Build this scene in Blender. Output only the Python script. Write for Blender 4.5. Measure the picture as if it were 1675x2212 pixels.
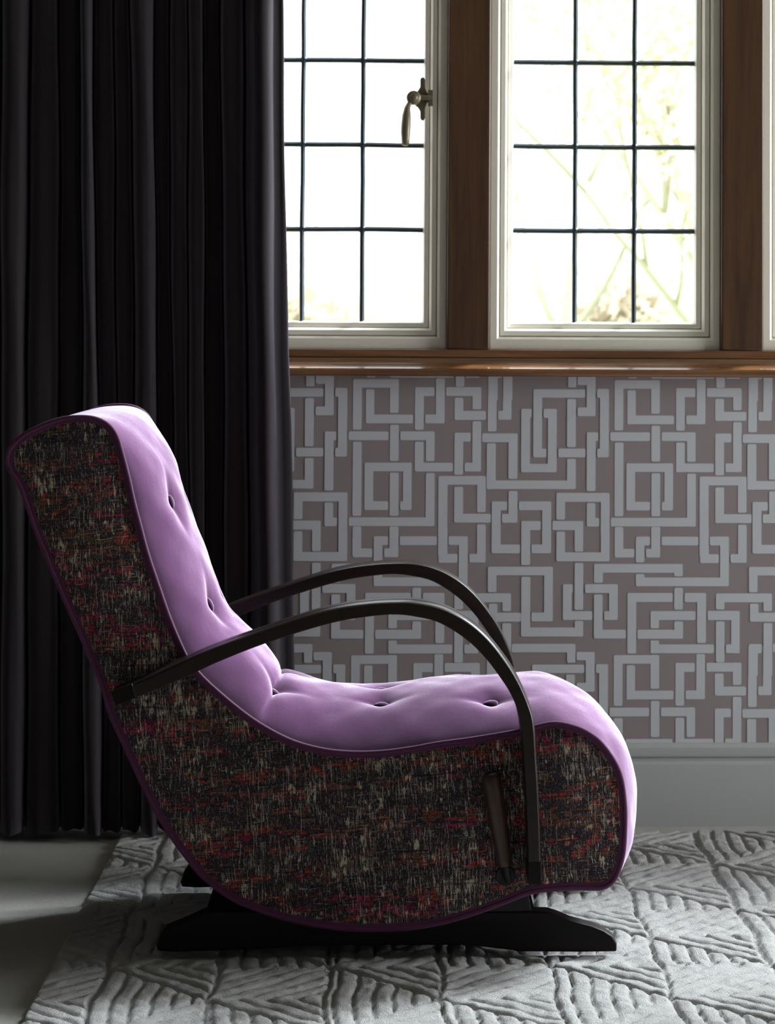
import bpy, bmesh, math, random
import numpy as np
from mathutils import Vector, Matrix, noise
random.seed(7); np.random.seed(7)
S = bpy.context.scene
for o in list(bpy.data.objects): bpy.data.objects.remove(o)
COL = S.collection

# ------------------------------------------------------------------ camera
FPX = 5100.0; PP = (1059.9, 511.1)
YAW, PIT, ROL = [math.radians(a) for a in (-2.393, -2.125, 0.296)]
CAMP = Vector((0.0, -5.04, 1.06))
def _rot():
    cy, sy = math.cos(YAW), math.sin(YAW); cp, sp = math.cos(PIT), math.sin(PIT); cr, sr = math.cos(ROL), math.sin(ROL)
    B = Matrix(((1,0,0),(0,0,-1),(0,1,0)))
    return (Matrix(((cr,-sr,0),(sr,cr,0),(0,0,1))) @ Matrix(((1,0,0),(0,cp,-sp),(0,sp,cp)))
            @ Matrix(((cy,0,sy),(0,1,0),(-sy,0,cy))) @ B)
RM = _rot(); RT = RM.transposed()
cd = bpy.data.cameras.new('camera'); cam = bpy.data.objects.new('camera', cd); COL.objects.link(cam)
M3 = Matrix((RM[0], -RM[1], -RM[2])).transposed()
cam.matrix_world = Matrix.Translation(CAMP) @ M3.to_4x4()
cd.sensor_fit = 'HORIZONTAL'; cd.sensor_width = 36.0; cd.lens = FPX/1675*36
cd.shift_x = (1675/2-PP[0])/1675; cd.shift_y = (PP[1]-2212/2)/1675
cd.clip_end = 300
cd.dof.use_dof = True; cd.dof.focus_distance = 4.05; cd.dof.aperture_fstop = 12.0
S.camera = cam

# ------------------------------------------------------------------ light
S.view_settings.view_transform = 'Standard'; S.view_settings.look = 'None'
S.view_settings.gamma = 1.0; S.view_settings.use_curve_mapping = False
S.view_settings.exposure = 1.0
W = bpy.data.worlds.new('overcast_sky'); S.world = W; W.use_nodes = True
bg = W.node_tree.nodes['Background']; bg.inputs[0].default_value = (0.90, 0.96, 1.0, 1); bg.inputs[1].default_value = 2.4
sd = bpy.data.lights.new('hazy_sun', 'SUN'); sun = bpy.data.objects.new('hazy_sun', sd); COL.objects.link(sun)
sd.energy = 15.5; sd.color = (0.86, 0.93, 1.0); sd.angle = math.radians(16)
SUND = Vector((-1.12, -0.70, -1.0)).normalized()
sun.rotation_euler = SUND.to_track_quat('-Z', 'Y').to_euler(); sun.location = (4, 3, 6)

# added side light outside an opening made for it in the unseen right-hand wall
SWY0, SWY1, SWZ0, SWZ1, XRW = -1.75, -.32, .35, 2.5, 4.3
ad = bpy.data.lights.new('added_side_light', 'AREA'); al = bpy.data.objects.new('added_side_light', ad); COL.objects.link(al)
ad.shape = 'RECTANGLE'; ad.size = SWY1-SWY0; ad.size_y = SWZ1-SWZ0; ad.energy = 74.0; ad.color = (0.88, 0.94, 1.0)
al.location = (XRW+.12, (SWY0+SWY1)/2, (SWZ0+SWZ1)/2); al.rotation_euler = (0, math.radians(90), 0)
al.rotation_euler = Vector((-1,0,0)).to_track_quat('-Z','Y').to_euler()

# ------------------------------------------------------------------ helpers
def P(px, py, Y):
    """point of the photograph on the vertical plane at depth Y"""
    d = RT @ Vector(((px-PP[0])/FPX, (py-PP[1])/FPX, 1.0))
    return CAMP + d*((Y-CAMP.y)/d.y)
def F(px, py, Z=0.0):
    d = RT @ Vector(((px-PP[0])/FPX, (py-PP[1])/FPX, 1.0))
    return CAMP + d*((Z-CAMP.z)/d.z)

def tag(o, label=None, cat=None, group=None, kind=None):
    if label: o['label'] = label
    if cat: o['category'] = cat
    if group: o['group'] = group
    if kind: o['kind'] = kind
    return o
def empty(name, loc, label=None, cat=None, group=None, kind=None):
    o = bpy.data.objects.new(name, None); COL.objects.link(o); o.location = loc
    return tag(o, label, cat, group, kind)
def mesh(name, vs, fs, mats, parent=None, smooth=True, mi=None, sharp=None):
    me = bpy.data.meshes.new(name); off = Vector((0,0,0))
    if parent is not None:
        p = parent
        while p is not None: off += p.location; p = p.parent
    me.from_pydata([tuple(Vector(v)-off) for v in vs], [], fs)
    for m in (mats if isinstance(mats, (list, tuple)) else [mats]): me.materials.append(m)
    if mi is not None: me.polygons.foreach_set('material_index', mi)
    bm = bmesh.new(); bm.from_mesh(me); bmesh.ops.recalc_face_normals(bm, faces=bm.faces[:]); bm.to_mesh(me); bm.free()
    me.polygons.foreach_set('use_smooth', [smooth]*len(me.polygons))
    if smooth and sharp:
        me.set_sharp_from_angle(angle=math.radians(sharp))
    me.update()
    o = bpy.data.objects.new(name, me); COL.objects.link(o)
    if parent is not None: o.parent = parent
    return o
class MB:
    def __init__(s): s.v=[]; s.f=[]; s.m=[]
    def add(s, vs, fs, m=0):
        n=len(s.v); s.v += [tuple(v) for v in vs]; s.f += [tuple(i+n for i in f) for f in fs]; s.m += [m]*len(fs)
    def box(s, x0,x1,y0,y1,z0,z1,m=0):
        s.add([(x0,y0,z0),(x1,y0,z0),(x1,y1,z0),(x0,y1,z0),(x0,y0,z1),(x1,y0,z1),(x1,y1,z1),(x0,y1,z1)],
              [(0,3,2,1),(4,5,6,7),(0,1,5,4),(1,2,6,5),(2,3,7,6),(3,0,4,7)], m)
    def tube(s, pts, r, n=10, closed=False, cap=True, m=0):
        pts=[Vector(p) for p in pts]; N=len(pts); rr = r if isinstance(r,(list,tuple)) else [r]*N
        vs=[]; up=None
        for i,p in enumerate(pts):
            a = pts[(i-1)%N] if (closed or i>0) else p; b = pts[(i+1)%N] if (closed or i<N-1) else p
            t=(b-a).normalized()
            if up is None: up = t.orthogonal().normalized()
            up = (up - t*up.dot(t)).normalized(); sd_ = t.cross(up)
            for k in range(n):
                th=2*math.pi*k/n; vs.append(p+(up*math.cos(th)+sd_*math.sin(th))*rr[i])
        fs=[]
        for i in range(N if closed else N-1):
            for k in range(n):
                a=i*n+k; b=i*n+(k+1)%n; c=((i+1)%N)*n+(k+1)%n; d=((i+1)%N)*n+k; fs.append((a,b,c,d))
        if cap and not closed:
            fs.append(tuple(range(n))); fs.append(tuple((N-1)*n+k for k in range(n)))
        s.add(vs, fs, m)
    def build(s, name, mats, parent=None, smooth=False, sharp=None, bevel=0):
        o = mesh(name, s.v, s.f, mats, parent, smooth, s.m, sharp)
        if bevel:
            b=o.modifiers.new('bevel','BEVEL'); b.width=bevel; b.segments=2; b.limit_method='ANGLE'; b.angle_limit=math.radians(40)
            for p in o.data.polygons: p.use_smooth=True
            o.data.set_sharp_from_angle(angle=math.radians(50))
        return o
def cat(pts, n, closed=False):
    """dense catmull-rom resample, n points evenly spaced"""
    pts=[np.array(p,float) for p in pts]; N=len(pts); out=[]
    for i in range(N if closed else N-1):
        g=lambda k: pts[k%N] if closed else pts[max(0,min(N-1,k))]
        p0,p1,p2,p3=g(i-1),g(i),g(i+1),g(i+2)
        for t in np.linspace(0,1,24,endpoint=False):
            out.append(.5*((2*p1)+(-p0+p2)*t+(2*p0-5*p1+4*p2-p3)*t*t+(-p0+3*p1-3*p2+p3)*t**3))
    out.append(pts[0] if closed else pts[-1]); out=np.array(out)
    L=np.concatenate([[0],np.cumsum(np.linalg.norm(np.diff(out[:,:2],axis=0),axis=1))])
    q=np.linspace(0,L[-1],n,endpoint=not closed)
    return np.stack([np.interp(q,L,out[:,k]) for k in range(out.shape[1])],1)

# ------------------------------------------------------------------ materials
class NT:
    def __init__(s, name):
        s.mat=bpy.data.materials.new(name); s.mat.use_nodes=True; s.t=s.mat.node_tree; s.b=s.t.nodes['Principled BSDF']; s.out=s.t.nodes['Material Output']
    def n(s, typ, ins=None, **kw):
        nd=s.t.nodes.new('ShaderNode'+typ)
        for k,v in kw.items(): setattr(nd,k,v)
        for k,v in (ins or {}).items(): s.set(nd,k,v)
        return nd
    def set(s, nd, k, v):
        i = nd.inputs[k]
        if isinstance(v, bpy.types.NodeSocket): s.t.links.new(v,i)
        elif isinstance(v, bpy.types.Node): s.t.links.new(v.outputs[0],i)
        else: i.default_value = v
    def P(s, **kw):
        for k,v in kw.items(): s.set(s.b, k.replace('_',' '), v)
    def math(s, op, a, b=0.0, c=None, clamp=False):
        nd=s.n('Math',{0:a,1:b},operation=op,use_clamp=clamp)
        if c is not None: s.set(nd,2,c)
        return nd.outputs[0]
    def obj(s, scale=(1,1,1), rot=(0,0,0), loc=(0,0,0)):
        tc=s.n('TexCoord'); return s.n('Mapping',{'Vector':tc.outputs['Object'],'Scale':scale,'Rotation':rot,'Location':loc}).outputs[0]
    def noise(s, vec, scale, detail=3, rough=.5, dist=0):
        return s.n('TexNoise',{'Vector':vec,'Scale':scale,'Detail':detail,'Roughness':rough,'Distortion':dist}).outputs[0]
    def ramp(s, fac, stops, interp='LINEAR'):
        r=s.n('ValToRGB',{0:fac}); cr=r.color_ramp; cr.interpolation=interp
        while len(cr.elements)<len(stops): cr.elements.new(.5)
        for e,(p,c) in zip(cr.elements,stops):
            e.position=p; e.color=(c[0],c[1],c[2],1) if not isinstance(c,float) else (c,c,c,1)
        return r.outputs[0]
    def mix(s, f, a, b, blend='MIX'):
        m=s.n('MixRGB',{0:f,1:a,2:b},blend_type=blend); return m.outputs[0]
    def bump(s, h, strength=.3, dist=.002):
        b=s.n('Bump',{'Height':h,'Strength':strength,'Distance':dist}); s.t.links.new(b.outputs[0], s.b.inputs['Normal'])
def C(r,g,b): return (r,g,b,1)
def srgb(r,g,b):
    f=lambda c:(c/255/12.92) if c/255<=.04045 else ((c/255+.055)/1.055)**2.4
    return (f(r),f(g),f(b),1)

def m_plain(name, col, rough=.6, **kw):
    m=NT(name); m.P(Base_Color=col, Roughness=rough, **kw); return m.mat
def m_paint(name, col, rough=.5, var=.06):
    m=NT(name); n=m.noise(m.obj(),6,4); d=tuple(c*(1-var) for c in col[:3])+(1,)
    m.P(Base_Color=m.mix(n,col,d), Roughness=rough); m.bump(m.noise(m.obj(),90,2),.08,.001); return m.mat
def m_wood(name, dark, light, axis, rough=.4, coat=.2, scale=1.0, spec=.5, cr=.25):
    m=NT(name); sc=[38*scale]*3; sc[axis]=2.2*scale
    v=m.obj(tuple(sc)); n=m.noise(v,1.0,6,.62,.6); v2=m.obj(tuple(x*4 for x in sc)); n2=m.noise(v2,1.0,3,.6)
    c=m.ramp(n,[(.28,dark[:3]),(.5,tuple((a+b)/2 for a,b in zip(dark,light))[:3]),(.72,light[:3])])
    c2=m.mix(m.math('MULTIPLY',n2,.45),c,dark)
    big=m.noise(m.obj((3,3,3)),1,2)
    c3=m.mix(m.math('MULTIPLY',big,.5),c2,dark)
    m.P(Base_Color=c3,Roughness=rough,Coat_Weight=coat,Coat_Roughness=cr); m.set(m.b,'Specular IOR Level',spec); m.bump(n,.12,.001); return m.mat

oak_v = m_wood('stained_oak_upright', C(.032,.012,.005), C(.175,.074,.026), 2)
oak_h = m_wood('stained_oak_sill', C(.09,.032,.010), C(.38,.17,.06), 0, rough=.27, coat=.9, cr=.13)
walnut = m_wood('dark_walnut', C(.008,.004,.003), C(.030,.015,.010), 0, rough=.34, coat=.0, scale=1.3, spec=.32)
walnut_v = m_wood('dark_walnut_upright', C(.022,.010,.006), C(.095,.047,.028), 2, rough=.36, coat=.0, scale=1.3, spec=.32)
white_frame = m_paint('cream_window_paint', C(.76,.71,.60), .38)
base_paint = m_paint('grey_skirting_paint', C(.40,.40,.385), .45)
dark_paint = m_paint('dark_left_wall_paint', C(.10,.095,.09), .8)
room_paint = m_paint('room_paint', C(.36,.34,.31), .8)
paper_bg = m_paint('mauve_wallpaper_ground', C(.29,.235,.232), .6, .08)
paper_strip = m_paint('silver_wallpaper_band', C(.56,.565,.585), .45, .06)
lead = m_plain('lead_came', C(.05,.065,.075), .45, Metallic=.6)
runner_wood = m_wood('near_black_runner_wood', C(.005,.003,.0025), C(.014,.007,.005), 0, rough=.5, coat=.0, scale=1.2, spec=.15)
bronze = m_plain('aged_bronze', C(.20,.165,.11), .45, Metallic=.6)
iron = m_plain('blackened_iron', C(.012,.012,.013), .4, Metallic=.7)

def m_glass():
    m=NT('window_glass'); tr=m.n('BsdfTransparent',{0:C(.97,.98,.98)}); gl=m.n('BsdfGlossy',{0:C(1,1,1),'Roughness':.02})
    lw=m.n('LayerWeight',{'Blend':.5}); fr=m.math('ADD',m.math('MULTIPLY',m.math('POWER',lw.outputs['Facing'],5.0),.5),.03)
    mx=m.n('MixShader',{0:fr,1:tr.outputs[0],2:gl.outputs[0]})
    m.t.links.new(mx.outputs[0],m.out.inputs[0]); return m.mat
glass=m_glass()

def m_velvet():
    m=NT('mauve_velvet'); v=m.obj()
    n=m.noise(m.obj((9,9,5)),1,4,.6,.4); g=m.noise(v,1100,2)
    st_=m.noise(m.obj((60,60,9)),1,4,.65,.3)
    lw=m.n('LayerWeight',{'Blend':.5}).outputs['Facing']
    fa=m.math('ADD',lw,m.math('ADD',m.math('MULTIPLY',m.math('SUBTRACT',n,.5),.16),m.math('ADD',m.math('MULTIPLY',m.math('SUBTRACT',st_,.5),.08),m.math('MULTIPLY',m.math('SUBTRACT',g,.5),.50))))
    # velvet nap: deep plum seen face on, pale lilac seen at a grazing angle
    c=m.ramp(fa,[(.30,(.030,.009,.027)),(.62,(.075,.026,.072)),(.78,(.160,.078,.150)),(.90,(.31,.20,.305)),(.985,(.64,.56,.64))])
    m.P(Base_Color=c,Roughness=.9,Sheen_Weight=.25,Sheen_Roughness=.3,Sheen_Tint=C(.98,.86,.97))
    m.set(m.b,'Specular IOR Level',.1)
    hh=m.math('ADD',m.math('MULTIPLY',g,.35),m.math('MULTIPLY',m.noise(m.obj((30,30,8)),1,3,.6),.9))
    m.bump(hh,.35,.0015); return m.mat
velvet=m_velvet()
def m_piping():
    m=NT('plum_piping'); g=m.noise(m.obj(),900,2)
    m.P(Base_Color=m.mix(g,C(.055,.006,.036),C(.095,.016,.068)),Roughness=.8,Sheen_Weight=.25,Sheen_Roughness=.3,Sheen_Tint=C(.8,.5,.75))
    m.bump(g,.3,.001); return m.mat
piping_m=m_piping()

def m_tweed():
    m=NT('boucle_tweed'); tc=m.n('TexCoord').outputs['Object']
    sp=m.n('SeparateXYZ',{0:tc}); x=sp.outputs[0]; z=sp.outputs[2]
    wob=m.noise(tc,25,2); wob2=m.noise(tc,9,1)
    # weave axes tilted by a few degrees, with a little wander
    u=m.math('ADD',m.math('SUBTRACT',m.math('MULTIPLY',x,.996),m.math('MULTIPLY',z,-.06)),m.math('MULTIPLY',wob,.006))
    w=m.math('ADD',m.math('SUBTRACT',m.math('MULTIPLY',z,.996),m.math('MULTIPLY',x,.07)),m.math('MULTIPLY',wob,.007))
    def vec(a,b,c=0.0): return m.n('CombineXYZ',{0:a,1:b,2:c}).outputs[0]
    def nz(su,sw,off,detail=2,rough=.6): 
        return m.noise(vec(m.math('MULTIPLY',u,su),m.math('MULTIPLY',w,sw),off),1.0,detail,rough)
    def step(v,a,b): return m.n('MapRange',{0:v,1:a,2:b,3:0.0,4:1.0},clamp=True).outputs[0]
    MUL=lambda a,b: m.math('MULTIPLY',a,b)
    # dark ground with fine speckle
    sp1=nz(900,420,3.1,1); ground=m.mix(step(sp1,.45,.62),C(.008,.006,.009),C(.075,.052,.062))
    fine=nz(620,160,7.7,2); ground=m.mix(MUL(step(fine,.60,.66),.8),ground,C(.30,.25,.22))
    # horizontal slubs of colour, in rows
    rid=m.math('FLOOR',m.math('MULTIPLY',w,190)); rh=m.n('TexWhiteNoise',{'W':rid},noise_dimensions='1D').outputs[0]
    uu=m.math('ADD',m.math('MULTIPLY',u,m.math('ADD',78,0.0)),m.math('ADD',MUL(wob2,2),MUL(rh,.8)))
    cell=vec(m.math('FLOOR',uu),rid,0.0)
    wn=m.n('TexWhiteNoise',{0:cell},noise_dimensions='3D')
    fu=m.math('ABSOLUTE',m.math('SUBTRACT',m.math('FRACT',uu),.5))
    fw=m.math('ABSOLUTE',m.math('SUBTRACT',m.math('FRACT',m.math('MULTIPLY',w,190)),.5))
    shape=MUL(step(m.math('MULTIPLY',fu,-1),-.44,-.34),step(m.math('MULTIPLY',fw,-1),-.44,-.33))
    rowm=nz(4,38,1.3,1); colm=nz(22,60,9.2,2)
    sel=MUL(step(wn.outputs[0],.36,.38),step(m.math('ADD',MUL(rowm,.6),MUL(colm,.6)),.58,.65))
    hue=m.math('ADD',MUL(nz(7,26,4.4,1),1.35),m.math('SUBTRACT',MUL(wn.outputs[0],.35),.32))
    red=m.ramp(hue,[(.0,(.20,.018,.065)),(.36,(.55,.02,.10)),(.46,(.12,.012,.045)),(.56,(.64,.035,.035)),(.68,(.30,.075,.03)),(.95,(.16,.085,.035))])
    red=m.mix(MUL(nz(500,500,8,1),.7),red,C(.02,.008,.012))
    c=m.mix(MUL(MUL(sel,shape),.95),ground,red)
    # cream vertical streaks in clusters
    st=nz(420,55,2.2,3,.7); clus=nz(95,48,5.5,2,.6); clus2=nz(14,14,6.6,1)
    f=m.math('ADD',m.math('ADD',MUL(st,.70),MUL(clus,.62)),MUL(clus2,.22))
    br=step(nz(700,500,12.0,2),.30,.46)
    c=m.mix(MUL(step(f,.885,.91),br),c,C(.52,.46,.33))
    st2=nz(620,26,22.2,2,.6); c=m.mix(MUL(step(m.math('ADD',st2,MUL(clus2,.2)),.70,.73),step(nz(800,700,14,1),.4,.5)),c,C(.42,.37,.31))
    # thin cream weft
    hz=nz(34,420,15.5,2,.6); c=m.mix(MUL(MUL(step(m.math('ADD',hz,MUL(clus,.2)),.755,.79),br),.8),c,C(.36,.31,.24))
    # black weft lines
    bl=nz(20,420,18.5,2,.5); c=m.mix(MUL(step(bl,.60,.66),.75),c,C(.008,.006,.010))
    m.P(Base_Color=c,Roughness=.9,Sheen_Weight=.15)
    m.set(m.b,'Specular IOR Level',.12)
    hh=m.math('ADD',MUL(MUL(sel,shape),.6),m.math('ADD',MUL(step(f,.86,.90),.6),sp1))
    m.bump(hh,.7,.0018); return m.mat
tweed=m_tweed()

def m_pile(name,c1,c2,sc=420,bs=.6):
    m=NT(name); v=m.obj(); g=m.noise(v,sc,3,.7); b=m.noise(v,7,3,.6); mid=m.noise(v,60,3,.6)
    c=m.mix(g,c1,c2); c=m.mix(m.math('MULTIPLY',b,.25),c,tuple(k*.72 for k in c1[:3])+(1,))
    m.P(Base_Color=c,Roughness=1,Sheen_Weight=.25,Sheen_Roughness=.5); m.set(m.b,'Specular IOR Level',.05)
    m.bump(m.math('ADD',m.math('ADD',g,m.math('MULTIPLY',m.noise(v,sc*2.4,2,.7),.6)),m.math('MULTIPLY',mid,.8)),bs,.005); return m.mat
carpet_m=m_pile('beige_carpet_pile',C(.42,.40,.35),C(.66,.63,.56),520,.9)
rug_m=m_pile('silver_beige_rug_pile',C(.40,.38,.355),C(.68,.665,.645),380,1.0)
def m_curtain():
    m=NT('aubergine_curtain_cloth'); g=m.noise(m.obj((1500,1500,500)),1,2)
    m.P(Base_Color=m.mix(g,C(.024,.018,.021),C(.040,.032,.037)),Roughness=.85,Sheen_Weight=.35,Sheen_Roughness=.4,Sheen_Tint=C(.85,.8,.95))
    m.set(m.b,'Specular IOR Level',.15); m.bump(g,.25,.001); return m.mat
curtain_m=m_curtain()

# ------------------------------------------------------------------ setting
XL, XR, YF, ZC = -2.2, 4.3, -7.0, 3.75
ZWT = 3.55                                             # head of the tall windows
def X_(px,py=700,Y=0.0): return P(px,py,Y).x
def Z_(py,px=1100,Y=0.0): return P(px,py,Y).z
z_sill_bot = Z_(813); z_sill_top = Z_(778); z_rail_top = Z_(756)
PER = P(1604,500,0).x-P(1012,500,0).x                   # window pitch
w1r = X_(967,500); win_w = X_(1556,500)-X_(1056,500)
win_x0 = [w1r-win_w+k*PER for k in range(7)]
left_edge = win_x0[0]; right_edge = win_x0[-1]+win_w
st=dict(kind='structure')
b=MB(); b.box(XL-.1,XR+.1,YF-.1,.32,-.2,0); floor=tag(b.build('floor',carpet_m),'beige wall-to-wall carpet of the room','floor',**st)
b=MB(); b.box(XL,XR,YF,.32,ZC,ZC+.1); tag(b.build('ceiling',room_paint),**st)
b=MB(); b.box(XL-.1,XL,YF,.32,0,ZC); tag(b.build('wall_left',dark_paint),**st)
b=MB(); WY0,WY1,WZ0,WZ1=SWY0,SWY1,SWZ0,SWZ1
b.box(XR,XR+.1,YF,WY0,0,ZC); b.box(XR,XR+.1,WY1,.32,0,ZC); b.box(XR,XR+.1,WY0,WY1,0,WZ0); b.box(XR,XR+.1,WY0,WY1,WZ1,ZC); tag(b.build('wall_right',room_paint),**st)  # unseen wall, with an opening put in to pass the added side light
b=MB(); b.box(XL,XR,YF-.1,YF,0,ZC); tag(b.build('wall_front',room_paint),**st)

# back wall with the interlaced strip wallpaper printed on it
T3=(1300,800,4.4667); T6=(1275,1150,4.1875); T2=(1000,800,4.1875); T5=(1000,1150,4.1875)
RECTS={T3:[(127,95,210,580),(127,95,563,178),(480,95,563,418),(250,192,330,520),(250,435,700,520),(720,172,803,582),(720,172,905,258),
 (920,88,1003,520),(818,435,1003,520),(1018,172,1353,258),(1270,172,1353,385),(1098,275,1182,487),(1098,400,1398,487),(1417,10,1500,597),
 (1560,10,1643,485),(1515,400,1643,485),(85,597,467,682),(482,535,565,880),(580,597,908,682),(826,597,908,882),(720,697,803,982),(720,898,1083,982),
 (1098,610,1182,1013),(1098,610,1253,695),(1270,500,1353,982),(1197,898,1353,982),(127,697,210,1408),(240,897,690,980),(240,897,323,1352),
 (608,897,690,1352),(240,1268,467,1352),(582,1268,690,1352),(482,993,565,1408),(826,997,910,1507),(90,1422,910,1507),(947,1025,1400,1110),
 (947,1025,1033,1800),(1317,1025,1400,1373),(1098,1130,1183,1473),(1098,1388,1450,1473),(127,1523,210,1800),(482,1523,565,1800),(1317,1490,1400,1800)],
 T6:[(225,-50,300,227),(225,148,400,227),(415,38,492,270),(415,38,542,118),(555,-50,635,227),(508,148,635,227),(648,38,980,118),(997,-50,1075,277),
 (997,197,1165,277),(1085,38,1257,118),(1178,38,1257,487),(415,408,1257,487),(415,377,492,487),(1340,-50,1418,275),(1272,197,1418,275),
 (37,285,840,365),(37,285,117,455),(763,285,840,397),(340,548,418,1095),(340,548,748,630),(763,502,840,698),(857,548,1050,630),(970,548,1050,1000),
 (548,712,955,793),(548,712,625,867),(763,805,842,962),(430,880,842,962),(548,977,625,1093),(548,1013,1122,1093),(1140,552,1647,632),
 (1140,552,1217,697),(1570,552,1647,712),(1065,710,1355,793),(1278,710,1355,1093),(1230,1013,1355,1093),(1140,805,1217,1175),
 (1448,645,1525,807),(1448,727,1738,807),(1570,820,1650,1300),(1437,1010,1518,1300),(1437,1010,1555,1093)],
 T2:[(175,570,495,650),(415,570,495,982),(218,660,298,1075),(218,995,1023,1075),(945,800,1023,1075),(415,1090,495,1378),(355,1298,495,1378),
 (263,1185,343,1655),(263,1185,402,1265),(263,1575,518,1655),(508,1185,800,1265),(720,1185,800,1655),(622,1575,800,1655),(530,1362,705,1445),(530,1362,610,1500),
 (848,1108,1328,1190),(848,1108,926,1350),(1250,1108,1328,1500),(1123,1200,1200,1413),(1123,1335,1235,1413),(812,1362,1090,1445),(1013,1362,1090,1638),
 (640,170,1108,248),(640,170,717,787),(640,708,757,787),(530,348,608,922),(530,348,622,430),(530,845,850,922),(772,348,850,922),(732,348,850,430),
 (945,260,1023,695),(1040,58,1202,133),(1123,58,1202,415),(1040,335,1202,415),(1215,168,1322,248),(1243,168,1322,787),(1217,708,1322,787),
 (1123,560,1202,1092),(1123,560,1225,640),(865,707,1110,787),(848,1458,926,1500)],
 T5:[(530,0,610,295),(1250,0,1328,262),(848,180,1328,262),(848,0,925,262),(228,310,815,388),(228,310,305,540),(738,310,815,805),(622,725,815,805),
 (530,402,610,942),(530,860,1090,942),(1013,800,1090,942),(1013,277,1090,700),(907,468,995,547),(907,468,985,792),(907,712,1172,792),(1107,468,1403,548),
 (1325,468,1403,792),(1280,712,1403,792),(1188,562,1265,960),(1188,880,1475,960),(443,1008,1020,1085),(945,1008,1020,1178)]}
o0=P(1329,1118,0); TW=P(1329,1118,0).x-P(762.6,1118,0).x; TH=P(1329,821,0).z-P(1329,1415,0).z
b=MB()
zbt=Z_(1604,1500)                                        # top of skirting
b.box(XL,XR,0,.32,0,z_sill_top-.008,0)
b.box(XL,left_edge-.0,0,.32,z_sill_top-.008,ZC,0)
b.box(right_edge,XR,0,.32,z_sill_top-.008,ZC,0)
b.box(left_edge,right_edge,0,.32,ZWT+.02,ZC,0)
kk=0
for (ox,oy,sc),lst in RECTS.items():
    for (x0,y0,x1,y1) in lst:
        kk+=1; a=P(ox+x0/sc,oy+y0/sc,0); c=P(ox+x1/sc,oy+y1/sc,0)
        for i in range(-4,6):
            for j in range(-2,3):
                xa,xb=a.x+i*TW,c.x+i*TW; za,zb=c.z+j*TH,a.z+j*TH
                xa,xb=max(xa,XL+.01),min(xb,XR-.01); za,zb=max(za,zbt-.01),min(zb,z_sill_bot+.005)
                if xb-xa<.002 or zb-za<.002: continue
                r=.0022; y=-.0004-.000004*kk
                b.add([(xa+r,y,za),(xb-r,y,za),(xb,y,za+r),(xb,y,zb-r),(xb-r,y,zb),(xa+r,y,zb),(xa,y,zb-r),(xa,y,za+r)],[tuple(range(8))],1)
wb=b.build('wall_back',[paper_bg,paper_strip]); tag(wb,'mauve wall with silver interlaced strip wallpaper below the windows','wall',**st)

def sweep_x(name, prof, x0, x1, mat, sharp=30, **kw):
    n=len(prof); vs=[(x0,y,z) for y,z in prof]+[(x1,y,z) for y,z in prof]
    fs=[(i,(i+1)%n,n+(i+1)%n,n+i) for i in range(n)]+[tuple(range(n)),tuple(range(2*n-1,n-1,-1))]
    return mesh(name,vs,fs,mat,smooth=True,sharp=sharp)
z=zbt; g=Z_(1632,1500); g2=Z_(1646,1500)
prof=[(0,0),(-.024,0),(-.024,g2-.004),(-.0225,g2),(-.015,g2+.004),(-.014,g-.002),(-.018,g+.001),(-.0185,g+.006),(-.016,z-.008),(-.010,z-.002),(-.006,z),(0,z)]
bs=sweep_x('baseboard_back',prof,XL,XR,base_paint); tag(bs,'grey painted moulded skirting board','skirting board',**st)
# oak sill
pr=[(.30,z_sill_top+.004),(-.004,z_sill_top+.004),(-.007,z_sill_top)]
z1_,z2_=Z_(786),Z_(796)
for a in np.linspace(0,1,6): pr.append((-.008-.006*a, z_sill_top-(z_sill_top-z1_)*a**.7))
for a in np.linspace(.1,1,9): pr.append((-.014-.027*a, z1_-(z1_-z2_)*a**1.35))
rr=(z2_-z_sill_bot)/2
for a in np.linspace(70,-70,12): pr.append((-.041-rr*.55*math.cos(math.radians(a))+.002, (z2_+z_sill_bot)/2+rr*math.sin(math.radians(a))))
pr+=[(-.034,z_sill_bot),(.01,z_sill_bot)]
t1=sweep_x('trim_1',pr,XL,XR,oak_h,sharp=35); tag(t1,'varnished oak window sill with rounded nosing','window sill',**st)
b=MB(); b.box(left_edge-.09,right_edge+.09,-.003,.30,z_sill_top+.0045,z_rail_top+.0005)
t2=b.build('trim_2',oak_h,bevel=.002); tag(t2,'oak bottom rail under the casements','window rail',**st)
b=MB(); b.box(left_edge-.09,right_edge+.09,0,.14,ZWT,ZWT+.10); tag(b.build('trim_3',oak_h,bevel=.003),**st)
k=4
for i in range(8):
    xa = win_x0[i-1]+win_w if i>0 else left_edge-.087
    xb = win_x0[i] if i<7 else right_edge+.087
    b=MB(); b.box(xa,xb,.0,.14,z_rail_top,ZWT)
    o=b.build('trim_%d'%k,oak_v,bevel=.004); k+=1
    lab={1:'dark oak mullion between the latched casement and the fixed one',2:'dark oak mullion at the right edge of the photo'}.get(i)
    tag(o,lab,'window post' if lab else None,**st)

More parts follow.
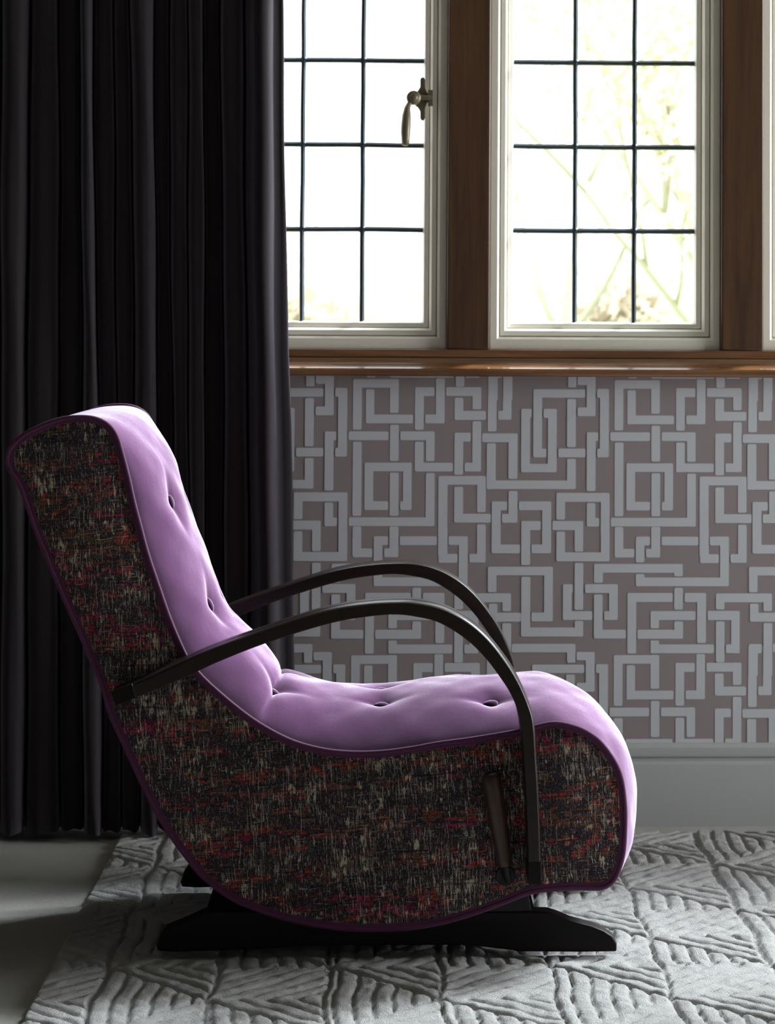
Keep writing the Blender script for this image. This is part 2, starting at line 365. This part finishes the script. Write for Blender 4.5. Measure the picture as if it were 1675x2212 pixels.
# windows: cream frames, glass, lead cames
def ring(name, x0,x1,z0,z1, prof, mat, parent):
    # prof: (inset_side, inset_bottom, y)
    vs=[];n=len(prof)
    for (i_s,i_b,y) in prof: vs+=[(x0+i_s,y,z0+i_b),(x1-i_s,y,z0+i_b),(x1-i_s,y,z1-i_s),(x0+i_s,y,z1-i_s)]
    fs=[]
    for a in range(n-1):
        for q in range(4): fs.append((a*4+q,a*4+(q+1)%4,(a+1)*4+(q+1)%4,(a+1)*4+q))
    for q in range(4): fs.append((q,(q+1)%4,(n-1)*4+(q+1)%4,(n-1)*4+q))
    return mesh(name,vs,fs,mat,parent,smooth=True,sharp=28)
pxm=PER/592.0
rows=[Z_(497,1300),Z_(313,1300)]; rstep=rows[1]-rows[0]
def window(idx,x0,full=True):
    x1=x0+win_w; z0=z_rail_top
    root=empty('window_%d'%idx,(x0+win_w/2,.03,z0),kind='structure')
    A=22*pxm; B=38*pxm; G=54*pxm; Ab=29*pxm; Bb=46*pxm; Gb=62*pxm
    fr=ring('window_frame',x0,x1,z0,ZWT,[(0,0,.07),(0,0,.018),(.002,.002,.016),(A-.006,Ab-.006,.016),(A-.002,Ab-.002,.019),(A,Ab,.030),(A,Ab,.07)],white_frame,root)
    sa=ring('sash',x0+A-.001,x1-A+.001,z0+Ab-.001,ZWT-A,[(0,0,.075),(0,0,.031),(.003,.003,.025),(B-A-.004,Bb-Ab-.004,.0265),(B-A,Bb-Ab,.032),(B-A+.001,Bb-Ab+.001,.044),(B-A+.003,Bb-Ab+.003,.041),(G-A-.004,Gb-Ab-.004,.046),(G-A,Gb-Ab,.056),(G-A,Gb-Ab,.075)],white_frame,root)
    gx0,gx1,gz0,gz1=x0+G-.004,x1-G+.004,z0+Gb-.004,ZWT-G+.004
    b=MB(); b.box(gx0,gx1,.060,.064,gz0,gz1); b.build('glass',glass,root)
    b=MB()
    cw=.0056
    step=(gx1-gx0-.008)/3
    xs=[x0+G+step*1.0+ (2*pxm), x0+G+step*2.0+(1*pxm)]
    def cam_(p,q):
        d=Vector(q)-Vector(p); L=d.length; n=max(2,int(L/.05)); pts=[]
        for i in range(n+1):
            pp=Vector(p)+d*(i/n); pts.append(pp+Vector((noise.noise(pp*9)*.0012,0,noise.noise(pp*9+Vector((5,5,5)))*.0012)))
        b.tube(pts,cw,6)
    for x in xs: cam_((x,.058,gz0),(x,.058,gz1))
    zz=rows[0]
    while zz<gz1:
        cam_((gx0,.058,zz),(gx1,.058,zz))
        for x in xs:
            b.tube([(x,.052,zz),(x,.0545,zz),(x,.058,zz)],[.002,.0075,.0085],8)
        zz+=rstep
    b.build('lead_came',lead,root,smooth=True,sharp=50)
    return root
wins=[window(i+1,x) for i,x in enumerate(win_x0)]
tag(wins[0],'leaded casement with a bronze latch, partly behind the curtain','window')
tag(wins[1],'full leaded window right of the latched casement','window')
tag(wins[2],'sliver of cream window frame at the right edge of the photo','window')

# casement latch on window 1
Yh=.018
def lp(x,y,Y): return P(x,y,Y)
lt=MB()
def plate(pts,Y0,Y1,mat,name,parent,bev=.001):
    n=len(pts); vs=[lp(x,y,Y0) for x,y in pts]; vs2=[Vector((v.x,Y1,v.z)) for v in vs]
    fs=[tuple(range(n)),tuple(range(2*n-1,n-1,-1))]+[(i,(i+1)%n,n+(i+1)%n,n+i) for i in range(n)]
    o=mesh(name,vs+vs2,fs,mat,parent,smooth=False)
    m=o.modifiers.new('bevel','BEVEL'); m.width=bev; m.segments=2; m.limit_method='ANGLE'
    for p in o.data.polygons: p.use_smooth=True
    o.data.set_sharp_from_angle(angle=math.radians(50)); return o
back=plate([(908,172),(911,167),(916,167),(919,172),(919,190),(923,200),(930,206),(930,216),(923,222),(919,234),(919,254),(916,260),(911,260),(908,255),(908,240),(903,232),(893,224),(893,204),(903,196),(908,188)],.018,.026,bronze,'latch_plate',wins[0],.0012)
plate([(925,194),(936,194),(936,229),(925,229)],.010,.018,bronze,'latch_keeper',wins[0])
b=MB(); c=P(894,211,.0)
def disc(b,c,rads,n=24):
    b.tube([Vector((c.x,y,c.z)) for y,r in rads],[r for y,r in rads],n)
disc(b,c,[(.024,.014),(.010,.0155),(.004,.016),(-.004,.0148),(-.0065,.012),(-.0072,.0088),(-.0085,.0078),(-.0095,.005),(-.0101,.002),(-.0102,.0005)])
boss=b.build('latch_boss',bronze,wins[0],smooth=True,sharp=35)
b=MB(); b.tube([lp(900,211,.006),lp(914,211,.004),lp(926,211,.002),lp(932,211,.003)],[.006,.005,.0048,.004],12); b.build('latch_tongue',bronze,wins[0],smooth=True,sharp=50)
b=MB()
pts=[(889,218,.004),(884,225,-.002),(880,234,-.006),(878.5,250,-.010),(877.5,268,-.013),(876.5,285,-.014),(876.5,300,-.014),(876.2,312,-.013),(876.2,315,-.013)]
b.tube([lp(*p) for p in pts],[.0062,.0055,.0070,.0098,.0108,.0106,.0094,.0084,.0045],12); b.build('latch_lever',bronze,wins[0],smooth=True,sharp=60)

# ------------------------------------------------------------------ curtain
gaps_t=[-170,-115,-58,2,64,128,174,200,244,279,335,366,404,438,477,527]
gaps_b=[-180,-125,-66,0,54,128,180,224,262,300,342,378,412,448,486,540]
def curtain_row(f):
    pts=[]
    for i in range(len(gaps_t)-1):
        a=gaps_t[i]*(1-f)+gaps_b[i]*f; c=gaps_t[i+1]*(1-f)+gaps_b[i+1]*f
        depth=.075+.03*math.sin(i*2.3)
        wdt=c-a
        for k in range(14):
            t=k/14.0; h=(max(0,1-abs(2*t-1)**3.6))**.45
            lean=6*math.sin(i*1.7)*math.sin(math.pi*t)
            pts.append((a+wdt*t+lean*.3, -.075-depth*h))
    a=gaps_t[-1]*(1-f)+gaps_b[-1]*f
    crest=586*(1-f)+602*f; edge_=611*(1-f)+ (636)*f
    if f<.55: edge_=611+ (631-611)*(f/.55)**1.6
    else: edge_=631+5*(f-.55)/.45
    L=[(a,-.075),(a+4,-.11),(a+10,-.14),(a+20,-.165),(crest-38,-.195),(crest-26,-.208),(crest-17,-.209),(crest-9,-.200),(crest-3,-.183),(crest,-.162),(crest+1,-.14),(crest+3,-.125),(crest+9,-.118),(crest+18,-.117),(edge_-6,-.118),(edge_-1,-.114),(edge_,-.108),(edge_-2,-.10)]
    return pts+L
zt=3.6; zb=.018; NR=60
vs=[];n=None
for r in range(NR+1):
    zz=zt+(zb-zt)*r/NR
    # photo row of this height at curtain plane
    ypx=700+(1.06-zz)*1014*1.03
    f=max(-.4,min(1.1,ypx/1600.0)); ff=max(0,min(1,f))
    row=curtain_row(ff); n=len(row)
    for j,(x,y) in enumerate(row):
        X=P(x,700,y).x if False else (P(x,min(max(ypx,0),1790),y).x)
        wv=.0016*math.sin(zz*5+j*.11)+.0009*math.sin(zz*13+j*.3)
        vs.append((X+wv, y+wv, zz+.003*math.sin(j*.5) if r==NR else zz))
fs=[(r*n+j,r*n+j+1,(r+1)*n+j+1,(r+1)*n+j) for r in range(NR) for j in range(n-1)]
cu=mesh('curtain',vs,fs,curtain_m); tag(cu,'floor-length dark aubergine curtain hanging in deep folds left of the window','curtain')
m=cu.modifiers.new('solid','SOLIDIFY'); m.thickness=.002
b=MB(); b.box(XL+.05,-.1,-.19,-.06,3.6,3.635); tag(b.build('curtain_rail',room_paint),'curtain rail at the ceiling above the aubergine curtain','curtain rail')

# ------------------------------------------------------------------ rug
e1=F(75,2144,.012); e2=F(247,1822,.012)
RX0=(e1.x+e2.x)/2; RY1=F(1500,1806,.0).y; RX1=1.75; RY0=-2.3
dx=.0035; nx=int((RX1-RX0)/dx); ny=int((RY1-RY0)/dx)
Xg,Yg=np.meshgrid(np.linspace(RX0,RX1,nx),np.linspace(RY0,RY1,ny))
nd=F(1400,2019,.015); s_=.255; q2=math.sqrt(.5)
wx=Xg+.004*np.sin(Yg*23+1)+.001*np.sin(Yg*61); wy=Yg+.004*np.sin(Xg*19)+.001*np.sin(Xg*53+2)
u=((wx-nd.x)+(wy-nd.y))*q2/s_; v=((wx-nd.x)-(wy-nd.y))*q2/s_
iu=np.floor(u); iv=np.floor(v); fu=u-iu; fv=v-iv
par=((iu+iv)%2).astype(int)
pitch=.0310
ry=np.abs(((wx-nd.x)/pitch)%1-.5)*2            # ribs running into depth
ru=np.abs((fv*s_/ (s_/8))%1-.5)*2              # ribs along u
rv=np.abs((fu*s_/ (s_/8))%1-.5)*2
rx=np.abs(((wy-nd.y)/pitch)%1-.5)*2
up=(fu>fv) # split each diamond along one of its diagonals
up2=(fu+fv>1)
d=np.where(up, np.where(up2,ry,ru), np.where(up2,np.where(par==0,ry,ru),rv))
ribp=np.clip(1-d**4,0,1)**.55
edge=np.minimum(np.minimum(fu,1-fu),np.minimum(fv,1-fv))*s_
diag=np.where(up2,(fu+fv-1),(1-fu-fv))*s_*q2
g_=np.clip(edge/.006,0,1)*np.clip(diag/.006,0.0,1); ribp=ribp*(g_**.5)
rn=np.random.rand(ny,nx)
def blur(a): return (a+np.roll(a,1,0)+np.roll(a,-1,0)+np.roll(a,1,1)+np.roll(a,-1,1))/5
rn1=blur(rn); rn2=blur(blur(blur(np.random.rand(ny,nx)))); rn3=np.random.rand(ny//6+2,nx//6+2).repeat(6,0).repeat(6,1)[:ny,:nx]
for _ in range(5): rn3=blur(rn3)
Zg=.003+.0105*ribp*(.85+.25*rn3)+.0020*(rn1-.5)+.002*(rn2-.5)+.002*(rn3-.5)
for y0_ in (-1.09,-.645):
    mk=(Yg>y0_+.001)&(Yg<y0_+.036)&(Xg>-.41)&(Xg<.40); Zg=np.where(mk,np.minimum(Zg,.0075),Zg)
ed=np.minimum(np.minimum(Xg-RX0,RX1-Xg),np.minimum(Yg-RY0,RY1-Yg)); Zg=Zg*np.clip((ed+.003)/.01,0,1)**.5
Zg[0,:]=0; Zg[-1,:]=0; Zg[:,0]=0; Zg[:,-1]=0
Xj=Xg+(rn-.5)*.0014; Yj=Yg+(np.random.rand(ny,nx)-.5)*.0014
me=bpy.data.meshes.new('rug'); vv=np.stack([Xj.ravel(),Yj.ravel(),Zg.ravel()],1)
I=np.arange(ny*nx).reshape(ny,nx); q=np.stack([I[:-1,:-1].ravel(),I[:-1,1:].ravel(),I[1:,1:].ravel(),I[1:,:-1].ravel()],1)
me.vertices.add(len(vv)); me.vertices.foreach_set('co',vv.ravel()); me.loops.add(q.size); me.loops.foreach_set('vertex_index',q.ravel())
me.polygons.add(len(q)); me.polygons.foreach_set('loop_start',np.arange(0,q.size,4)); me.polygons.foreach_set('use_smooth',[True]*len(q)); me.update(calc_edges=True); me.validate()
me.materials.append(rug_m); rug=bpy.data.objects.new('rug',me); COL.objects.link(rug)
tag(rug,'pale silver beige rug with carved ribbed geometric pile under the armchair','rug')

# ------------------------------------------------------------------ armchair
YN=-1.135; YFAR=-.580; YM=(YN+YFAR)/2; WD=YFAR-YN
root=empty('rocking_armchair',(P(850,2050,YM).x,YM,.012),'rocking armchair in lilac buttoned velvet with tweed sides and bentwood arms on the rug','armchair')
OUT=[(17,992),(25,1017),(46,1051),(75,1134),(109,1218),(146,1305),(180,1381),(221,1477),(240,1542),(276,1621),(311,1696),(355,1780),(418,1868),(460,1910),(502,1939),
 (560,1964),(627,1985),(700,1999),(770,2006),(850,2005),(900,2001),(963,1989),(1027,1970),(1090,1947),(1140,1928),(1185,1920),(1248,1917),(1296,1917),(1318,1908),(1333,1887),
 (1346,1843),(1350,1780),(1349,1732),(1341,1678),(1324,1640),(1295,1602),(1264,1580),(1232,1568),(1200,1563),(1169,1568),(1121,1580),(1027,1596),(947,1607),(898,1616),(831,1625),
 (763,1627),(696,1620),(629,1601),(562,1566),(508,1527),(450,1477),(420,1445),(399,1414),(368,1343),(343,1272),(318,1197),(301,1134),(288,1084),(276,1030),(263,980),(251,942),
 (234,919),(209,906),(180,902),(138,905),(92,920),(50,942),(25,967)]
NS=560
out2=cat([( P(x,y,YN).x, P(x,y,YN).z, x, y) for x,y in OUT],NS,closed=True)   # X,Z,+photo position
XZ=out2[:,:2]; PXY=out2[:,2:]
tan=np.roll(XZ,-2,0)-np.roll(XZ,2,0); tan/=np.linalg.norm(tan,axis=1)[:,None]
nrm=np.stack([tan[:,1],-tan[:,0]],1)
area=.5*np.sum(XZ[:,0]*np.roll(XZ[:,1],-1)-np.roll(XZ[:,0],-1)*XZ[:,1])
if area<0: nrm=-nrm
# smooth normals
for _ in range(6): nrm=(np.roll(nrm,1,0)+nrm*2+np.roll(nrm,-1,0)); nrm/=np.linalg.norm(nrm,axis=1)[:,None]
def nearest(x,y): return int(np.argmin(np.hypot(PXY[:,0]-x,PXY[:,1]-y)))
# crown of the cushion along the outline (control points: photo position -> height in m)
ctrl=[((17,992),.006),((75,1134),.004),((180,1381),.004),((311,1696),.004),((502,1939),.004),((850,2005),.004),((1140,1928),.004),((1248,1917),.008),((1318,1908),.030),((1346,1843),.040),((1349,1732),.039),
 ((1324,1640),.028),((1264,1580),.019),((1200,1563),.024),((1121,1580),.043),((1027,1596),.056),((898,1616),.058),((763,1627),.060),((629,1601),.058),((562,1566),.060),((508,1527),.064),((450,1477),.068),((399,1414),.062),
 ((343,1272),.062),((301,1134),.056),((276,1030),.048),((251,942),.022),((209,906),.004),((138,905),.003),((50,942),.004)]
ci=sorted([(nearest(*p),h) for p,h in ctrl]); xi=np.array([c[0] for c in ci]+[ci[0][0]+NS]); hi=np.array([c[1] for c in ci]+[ci[0][1]])
idx=np.arange(NS); Hs=np.interp(np.where(idx<xi[0],idx+NS,idx),xi,hi)
for _ in range(12): Hs=(np.roll(Hs,1)+Hs+np.roll(Hs,-1))/3
# arc length positions
seg=np.linalg.norm(np.roll(XZ,-1,0)-XZ,axis=1).mean()
def surf_normal_pt(i,t,h): 
    return Vector((XZ[i,0]+nrm[i,0]*h, YN+WD*t, XZ[i,1]+nrm[i,1]*h))
NTc=72; tt=np.linspace(0,1,NTc)
crown=(1-np.abs(2*tt-1)**2.3)**.78
# buttons: (index along outline, t)
def proj(v):
    w=RM@(v-CAMP); return (PP[0]+FPX*w.x/w.z, PP[1]+FPX*w.y/w.z)
def find_button(px,py,t,lo,hi_):
    best=None
    for i in range(lo,hi_):
        k=i%NS; h=Hs[k]*np.interp(t,tt,crown)-.012; p=proj(surf_normal_pt(k,t,h)); dd=math.hypot(p[0]-px,p[1]-py)
        if best is None or dd<best[0]: best=(dd,k)
    return best
i_front=nearest(1264,1580); i_top=nearest(234,919)
BUT=[]
for (px,py) in [(368,1085),(454,1305),(579,1515),(822,1525),(1059,1518)]:
    cand=[]
    for t in np.linspace(.18,.5,17):
        dd,k=find_button(px,py,t,i_front,i_top); cand.append((dd,k,t))
    dd,k,t=min(cand); print('button',px,py,'->',k,round(t,3),round(dd,1)); BUT.append((k,t))
tb=float(np.median([t for k,t in BUT])); 
BUT=[(find_button(px,py,tb if abs(t-tb)>.06 else t,i_front,i_top)[1],tb if abs(t-tb)>.06 else t) for (px,py),(k,t) in zip([(368,1085),(454,1305),(579,1515),(822,1525),(1059,1518)],BUT)]
BALL=BUT+[(k,1-t) for k,t in BUT]
Hm=np.outer(Hs,crown)
i_f=nearest(1349,1732); wf=np.exp(-((((np.arange(NS)-i_f)+NS/2)%NS-NS/2)*seg/.16)**4)
crown2=(1-np.abs(2*tt-1)**2.0)**.98
Hm=Hm*(1-wf[:,None])+np.outer(Hs,crown2)*wf[:,None]*1.12
Sg=np.arange(NS)[:,None]; Tg=tt[None,:]
i_j=BUT[2][0]
for k,t in BALL:
    ds=(np.abs(((Sg-k)+NS/2)%NS-NS/2))*seg*np.sign(((Sg-k)+NS/2)%NS-NS/2); dt=(Tg-t)*WD
    r=np.sqrt(ds**2+dt**2)
    Hm=Hm-.003*np.exp(-(r/.014)**2)-.009*np.exp(-(r/.040)**2)
    # soft creases running up and down from every button
    Hm=Hm-.0030*np.exp(-(dt/(.010+.10*np.abs(ds)))**2)*np.exp(-(ds/.055)**2)
    Hm=Hm-.004*np.exp(-(ds/.012)**2)*np.exp(-(dt/.05)**2)
# crease across the cushion at the junction of back and seat
dsj=(((Sg-i_j)+NS/2)%NS-NS/2)*seg
Hm=Hm-.006*np.exp(-(dsj/.004)**2)*(1-np.abs(2*Tg-1)**6)-.004*np.exp(-(dsj/.012)**2)*(1-np.abs(2*Tg-1)**6)-.006*np.exp(-(dsj/.035)**2)*np.clip(1-np.abs(2*Tg-1)**4,0,1)
for a,ph,am in [(3.1,.3,.0016),(7.3,1.1,.0010),(13.7,2.2,.0005)]:
    Hm=Hm+am*np.sin(Sg*seg*a*6+ph+5*Tg)*np.sin(Tg*a*2.2+ph)*np.minimum(1,Hs[:,None]/.02)
# cloth pulled in where the near and far arms press the seat edge
vs=[];
for i in range(NS):
    for j in range(NTc):
        vs.append((XZ[i,0]+nrm[i,0]*Hm[i,j], YN+WD*tt[j], XZ[i,1]+nrm[i,1]*Hm[i,j]))
fs=[(i*NTc+j,((i+1)%NS)*NTc+j,((i+1)%NS)*NTc+j+1,i*NTc+j+1) for i in range(NS) for j in range(NTc-1)]
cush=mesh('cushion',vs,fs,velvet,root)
cush['label']='lilac velvet buttoned seat and back'
# buttons
def at(k,t):
    j=t*(NTc-1); j0=int(j); h=Hm[k,j0]*(1-(j-j0))+Hm[k,min(j0+1,NTc-1)]*(j-j0)
    return Vector((XZ[k,0]+nrm[k,0]*h, YN+WD*t, XZ[k,1]+nrm[k,1]*h))
for k,t in BALL:
    c=at(k,t)+Vector((nrm[k,0],0,nrm[k,1]))*.0045; nn=Vector((nrm[k,0],0,nrm[k,1])); b=MB()
    rs=[(-.006,.0118),(.001,.0130),(.0040,.0122),(.0062,.0090),(.0074,.0048),(.0078,.0006)]
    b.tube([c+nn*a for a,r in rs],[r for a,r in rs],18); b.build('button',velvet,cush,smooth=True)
# piping
for side,Yp in ((0,YN),(1,YFAR)):
    b=MB(); sgn=-1 if side==0 else 1
    b.tube([(XZ[i,0]+nrm[i,0]*.0005,Yp+sgn*.0015,XZ[i,1]+nrm[i,1]*.0005) for i in range(NS)],.0042,10,closed=True)
    o=b.build('piping',piping_m,root,smooth=True)
    b=MB()      # flat stitched welt just inside the cord
    n0=NS; vs=[]; 
    for ins,yy in ((.002,.0015),(.0055,.0028),(.0080,.001)):
        for i in range(NS): vs.append((XZ[i,0]-nrm[i,0]*ins,Yp+sgn*yy,XZ[i,1]-nrm[i,1]*ins))
    fs=[(a*NS+i,a*NS+(i+1)%NS,(a+1)*NS+(i+1)%NS,(a+1)*NS+i) for a in range(2) for i in range(NS)]
    mesh('welt',vs,fs,piping_m,o)
    # tweed side panel
    rings=[(.002,0.0),(.012,.0015),(.020,.0045),(.030,.0065)]; vs=[]
    for ins,yy in rings:
        for i in range(NS): vs.append((XZ[i,0]-nrm[i,0]*ins,Yp+sgn*yy,XZ[i,1]-nrm[i,1]*ins))
    nr=len(rings); fs=[(a*NS+i,a*NS+(i+1)%NS,(a+1)*NS+(i+1)%NS,(a+1)*NS+i) for a in range(nr-1) for i in range(NS)]
    fs.append(tuple((nr-1)*NS+i for i in range(0,NS)))
    o=mesh('side_panel',vs,fs,tweed,root,sharp=60); o['label']='flecked tweed side panel'
    bm=bmesh.new(); bm.from_mesh(o.data); big=[f for f in bm.faces if len(f.verts)>4]; bmesh.ops.triangulate(bm,faces=big); bm.to_mesh(o.data); bm.free()

# arms
YA=YN-.066
TOP=[(240,1497),(309,1468),(389,1431),(460,1400),(562,1364),(674,1327),(741,1311),(800,1303),(850,1300),(898,1301),(956,1313),(1010,1340),(1055,1378),(1095,1428),(1122,1472),(1144,1522),(1155,1562),(1160,1643),(1163,1685),(1167,1780),(1170,1875),(1170,1910)]
BOT=[(250,1523),(320,1497),(400,1463),(470,1431),(566,1393),(674,1358),(741,1341),(800,1332),(850,1328),(895,1332),(950,1346),(1008,1382),(1051,1424),(1086,1471),(1105,1502),(1119,1538),(1127,1585),(1132,1650),(1135,1700),(1139,1790),(1142,1880),(1142,1910)]
def arm_profile(P0):
    A=cat([(P(x,y,P0).x,P(x,y,P0).z) for x,y in TOP],150); B=cat([(P(x,y,P0).x,P(x,y,P0).z) for x,y in BOT],150); return A,B
A_,B_=arm_profile(YA)
WA=.070
def make_arm(y_out,y_in):
    sg=1 if y_in>y_out else -1
    # cross-section: (across 0..1 from outer face, height 0..1 ; 1 = top edge)
    cs=[(0,.06),(0,.86),(.03,.95),(.09,1.0),(.30,1.03),(.34,1.035),(.36,.95),(.40,.95),(.42,1.04),(.70,1.05),(.92,1.0),(.98,.94),(1,.84),(1,.08),(.96,.0),(.04,0)]
    n=len(cs); vs=[]; N=len(A_)
    for i in range(N):
        a=A_[i]; b_=B_[i]
        for (s1,h) in cs:
            p=b_+(a-b_)*h; vs.append((p[0],y_out+sg*WA*s1,p[1]))
    fs=[(i*n+k,i*n+(k+1)%n,(i+1)*n+(k+1)%n,(i+1)*n+k) for i in range(N-1) for k in range(n)]
    fs+=[tuple(range(n)),tuple((N-1)*n+k for k in range(n))]
    o=mesh('arm',vs,fs,walnut,root,sharp=38); o['label']='bentwood arm of dark walnut'
    # darker blocks capping both ends
    for (i0,i1) in ((0,5),(N-6,N-1)):
        b=MB(); y0,y1=sorted((y_out-sg*.001,y_out+sg*(WA-.004)))
        pa=[A_[i0],A_[i1],B_[i1],B_[i0]]; cx=sum(pa)/4
        pa=[cx+(p-cx)*1.04 for p in pa]
        vs=[(p[0],y0,p[1]) for p in pa]+[(p[0],y1,p[1]) for p in pa]
        b.add(vs,[(0,1,2,3),(7,6,5,4),(0,1,5,4),(1,2,6,5),(2,3,7,6),(3,0,4,7)])
        b.build('end_block',runner_wood,o,bevel=.0015)
    return o
make_arm(YA,YN-.001+.0)
make_arm(YFAR+.066,YFAR+.001)

# reclining lever on the near side
b=MB(); YL=YN-.030
ax=[(1060,1668.5,.004),(1060.3,1670,.0105),(1060.8,1674,.0142),(1061.8,1680,.0158),(1063,1690,.0163),(1068,1720,.0162),(1074,1760,.0155),(1080.5,1800,.0143),(1086,1835,.0128),(1089,1858,.0120)]
b.tube([P(x,y,YL) for x,y,r in ax],[r for x,y,r in ax],20); lev=b.build('recline_lever',walnut_v,root,smooth=True,sharp=60); lev['label']='turned wooden recline lever'
b=MB(); ax=[(1088.8,1857,.0124),(1090,1864,.0126),(1091,1870,.0112)]
b.tube([P(x,y,YL) for x,y,r in ax],[r for x,y,r in ax],20); b.build('collar',walnut_v,lev,smooth=True,sharp=40)
b=MB(); ax=[(1090,1868,.009,YL),(1092,1880,.0075,YL+.004),(1095,1893,.0065,YL+.010),(1097,1902,.006,YL+.014),(1100,1908,.003,YL+.018)]
b.tube([P(x,y,Y) for x,y,r,Y in ax],[r for x,y,r,Y in ax],14); b.build('lever_rod',iron,lev,smooth=True,sharp=60)
b=MB(); c=P(1092,1889,YN); disc(b,c,[(YN+.004,.017),(YN-.008,.0165),(YN-.011,.015),(YN-.010,.012),(YN-.004,.010)]); b.build('lever_escutcheon',iron,lev,smooth=True,sharp=40)

# runners, bearers and stretchers
RUN=[(338,2044),(341,2055),(380,2057),(439,2055),(560,2050),(660,2044),(760,2042),(900,2042),(1011,2042),(1080,2050),(1130,2056),(1250,2057),(1333,2056),(1333,2039),(1324,2023),(1305,2011),(1280,2001),(1235,1989),(1204,1976),(1185,1970),(1140,1969),(900,1969),(600,1968),(480,1968),(455,1968),(437,1973),(400,1990),(355,2008),(345,2022)]
YR=-1.090
rp=[(P(x,y,YR).x,P(x,y,YR).z) for x,y in RUN]
def runner(y0,y1):
    n=len(rp); vs=[(x,y0,z) for x,z in rp]+[(x,y1,z) for x,z in rp]
    fs=[tuple(range(n)),tuple(range(2*n-1,n-1,-1))]+[(i,(i+1)%n,n+(i+1)%n,n+i) for i in range(n)]
    o=mesh('runner',vs,fs,runner_wood,root,smooth=False); m=o.modifiers.new('bevel','BEVEL'); m.width=.003; m.segments=3; m.limit_method='ANGLE'; m.angle_limit=math.radians(35)
    for p in o.data.polygons: p.use_smooth=True
    o.data.set_sharp_from_angle(angle=math.radians(50))
runner(YR,YR+.036); runner(-.645,-.609)
zr=P(1000,1969,YR).z
for px in (470,1130):
    b=MB(); x=P(px,1969,YR).x; b.box(x-.022,x+.022,YR+.036,-.645,zr-.045,zr-.004); b.build('stretcher',runner_wood,root,bevel=.003)
for yy in (YR+.002,-.643):
    p=[P(1050,1976,YR),P(1149,1969,YR),P(1141,1925,YR),P(1065,1925,YR)]
    vs=[(v.x,yy,v.z) for v in p]+[(v.x,yy+.032,v.z) for v in p]; b=MB(); b.add(vs,[(0,1,2,3),(7,6,5,4),(0,1,5,4),(1,2,6,5),(2,3,7,6),(3,0,4,7)])
    b.build('rocker_bracket',iron,root,bevel=.002)
for yy in (YR+.002,-.643):
    p=[P(560,1976,YR),P(700,1976,YR),P(700,1995,YR),P(560,1958,YR)]

# ------------------------------------------------------------------ garden beyond the windows
lawn=m_plain('lawn_green',C(.16,.20,.08),.9)
b=MB(); b.box(-40,60,.4,90,-.6,-.5); tag(b.build('ground',lawn),kind='structure')
def leaf_cloud(name,mat,parent,centers,n,size):
    vs=[];fs=[]
    for i in range(n):
        c,r=random.choice(centers); dv=Vector((random.gauss(0,1),random.gauss(0,1),random.gauss(0,1))).normalized()*r*(random.random()**.4)
        p=Vector(c)+dv; a=Vector((random.gauss(0,1),random.gauss(0,1),random.gauss(0,1))).normalized(); q=a.orthogonal().normalized(); w=a.cross(q); s=size*(.6+.8*random.random()); k=len(vs)
        vs+=[p-q*s,p+w*s*.5,p+q*s,p-w*s*.5]; fs.append((k,k+1,k+2,k+3))
    return mesh(name,vs,fs,mat,parent,smooth=False)
bark=m_plain('pale_bark',C(.42,.38,.31),.9)
def leafmat(name,c):
    m=NT(name); m.P(Base_Color=c,Roughness=.8,Transmission_Weight=0.0); 
    tl=m.n('BsdfTranslucent',{0:c}); mx=m.n('MixShader',{0:.5,1:m.b.outputs[0],2:tl.outputs[0]}); m.t.links.new(mx.outputs[0],m.out.inputs[0]); return m.mat
leaf_y=leafmat('spring_leaf_yellow',C(.64,.56,.38)); leaf_g=leafmat('spring_leaf_pale',C(.56,.58,.40)); hedge_l=leafmat('hedge_leaf',C(.66,.60,.50))
def tree(x,y,h,label,leafm,nleaf,spread):
    r=empty('garden_tree',(x,y,-.5),label,'tree','spring trees in the garden'); b=MB(); tips=[]
    def br(p,d,L,rad,dep):
        pts=[p]; dd=d.copy()
        for i in range(5):
            dd=(dd+Vector((random.uniform(-1,1),random.uniform(-1,1),random.uniform(-.2,.6)))*.13).normalized(); pts.append(pts[-1]+dd*L/5)
        b.tube(pts,[rad*(1-.09*i) for i in range(6)],6)
        if dep>=2: tips.append((pts[-1],spread)); tips.append((pts[3],spread))
        if dep<4:
            for k in range(3 if dep else 5):
                q=pts[random.randint(2,5)]; nd_=(dd+Vector((random.uniform(-1,1),random.uniform(-1,1),random.uniform(-.3,.7)))*.9).normalized(); br(q,nd_,L*random.uniform(.55,.75),rad*.55,dep+1)
    br(Vector((x,y,-.5)),Vector((0,0,1)),h*.42,.065*h/6,0)
    b.build('trunk',bark,r,smooth=True); o=leaf_cloud('foliage',leafm,r,tips,nleaf,.05); o['kind']='stuff'
tree(2.75,13,7.0,'spring tree with yellow-green leaves behind the right panes of the full window',leaf_y,5200,.42)
tree(2.1,24,8.0,'sparse pale tree with slanting branches behind the left panes of the full window',leaf_g,1800,.4)
def bush(x,y,w,h,label,n):
    n=int(n*2)
    r=empty('garden_shrub',(x,y,-.5),label,'shrub','pale shrubs at the end of the garden'); cs=[((x+random.uniform(-w,w)*.5,y+random.uniform(-.6,.6),-.5+random.uniform(.1,.75)*h),h*.3) for _ in range(16)]
    o=leaf_cloud('foliage',hedge_l,r,cs,n,.10); o['kind']='stuff'
    b=MB(); b.tube([(x,y,-.5),(x+.05,y,-.5+h*.6)],.05,6); b.build('stem',bark,r)
bush(-1.4,26,4.2,3.1,'pale shrub seen low through the latched casement',3000)
bush(2.3,28,4.4,2.9,'pale shrub low in the left panes of the full window',2600)
bush(5.2,24,3.8,3.4,'pale shrub low in the right panes of the full window',2600)
print('objects',len(bpy.data.objects))
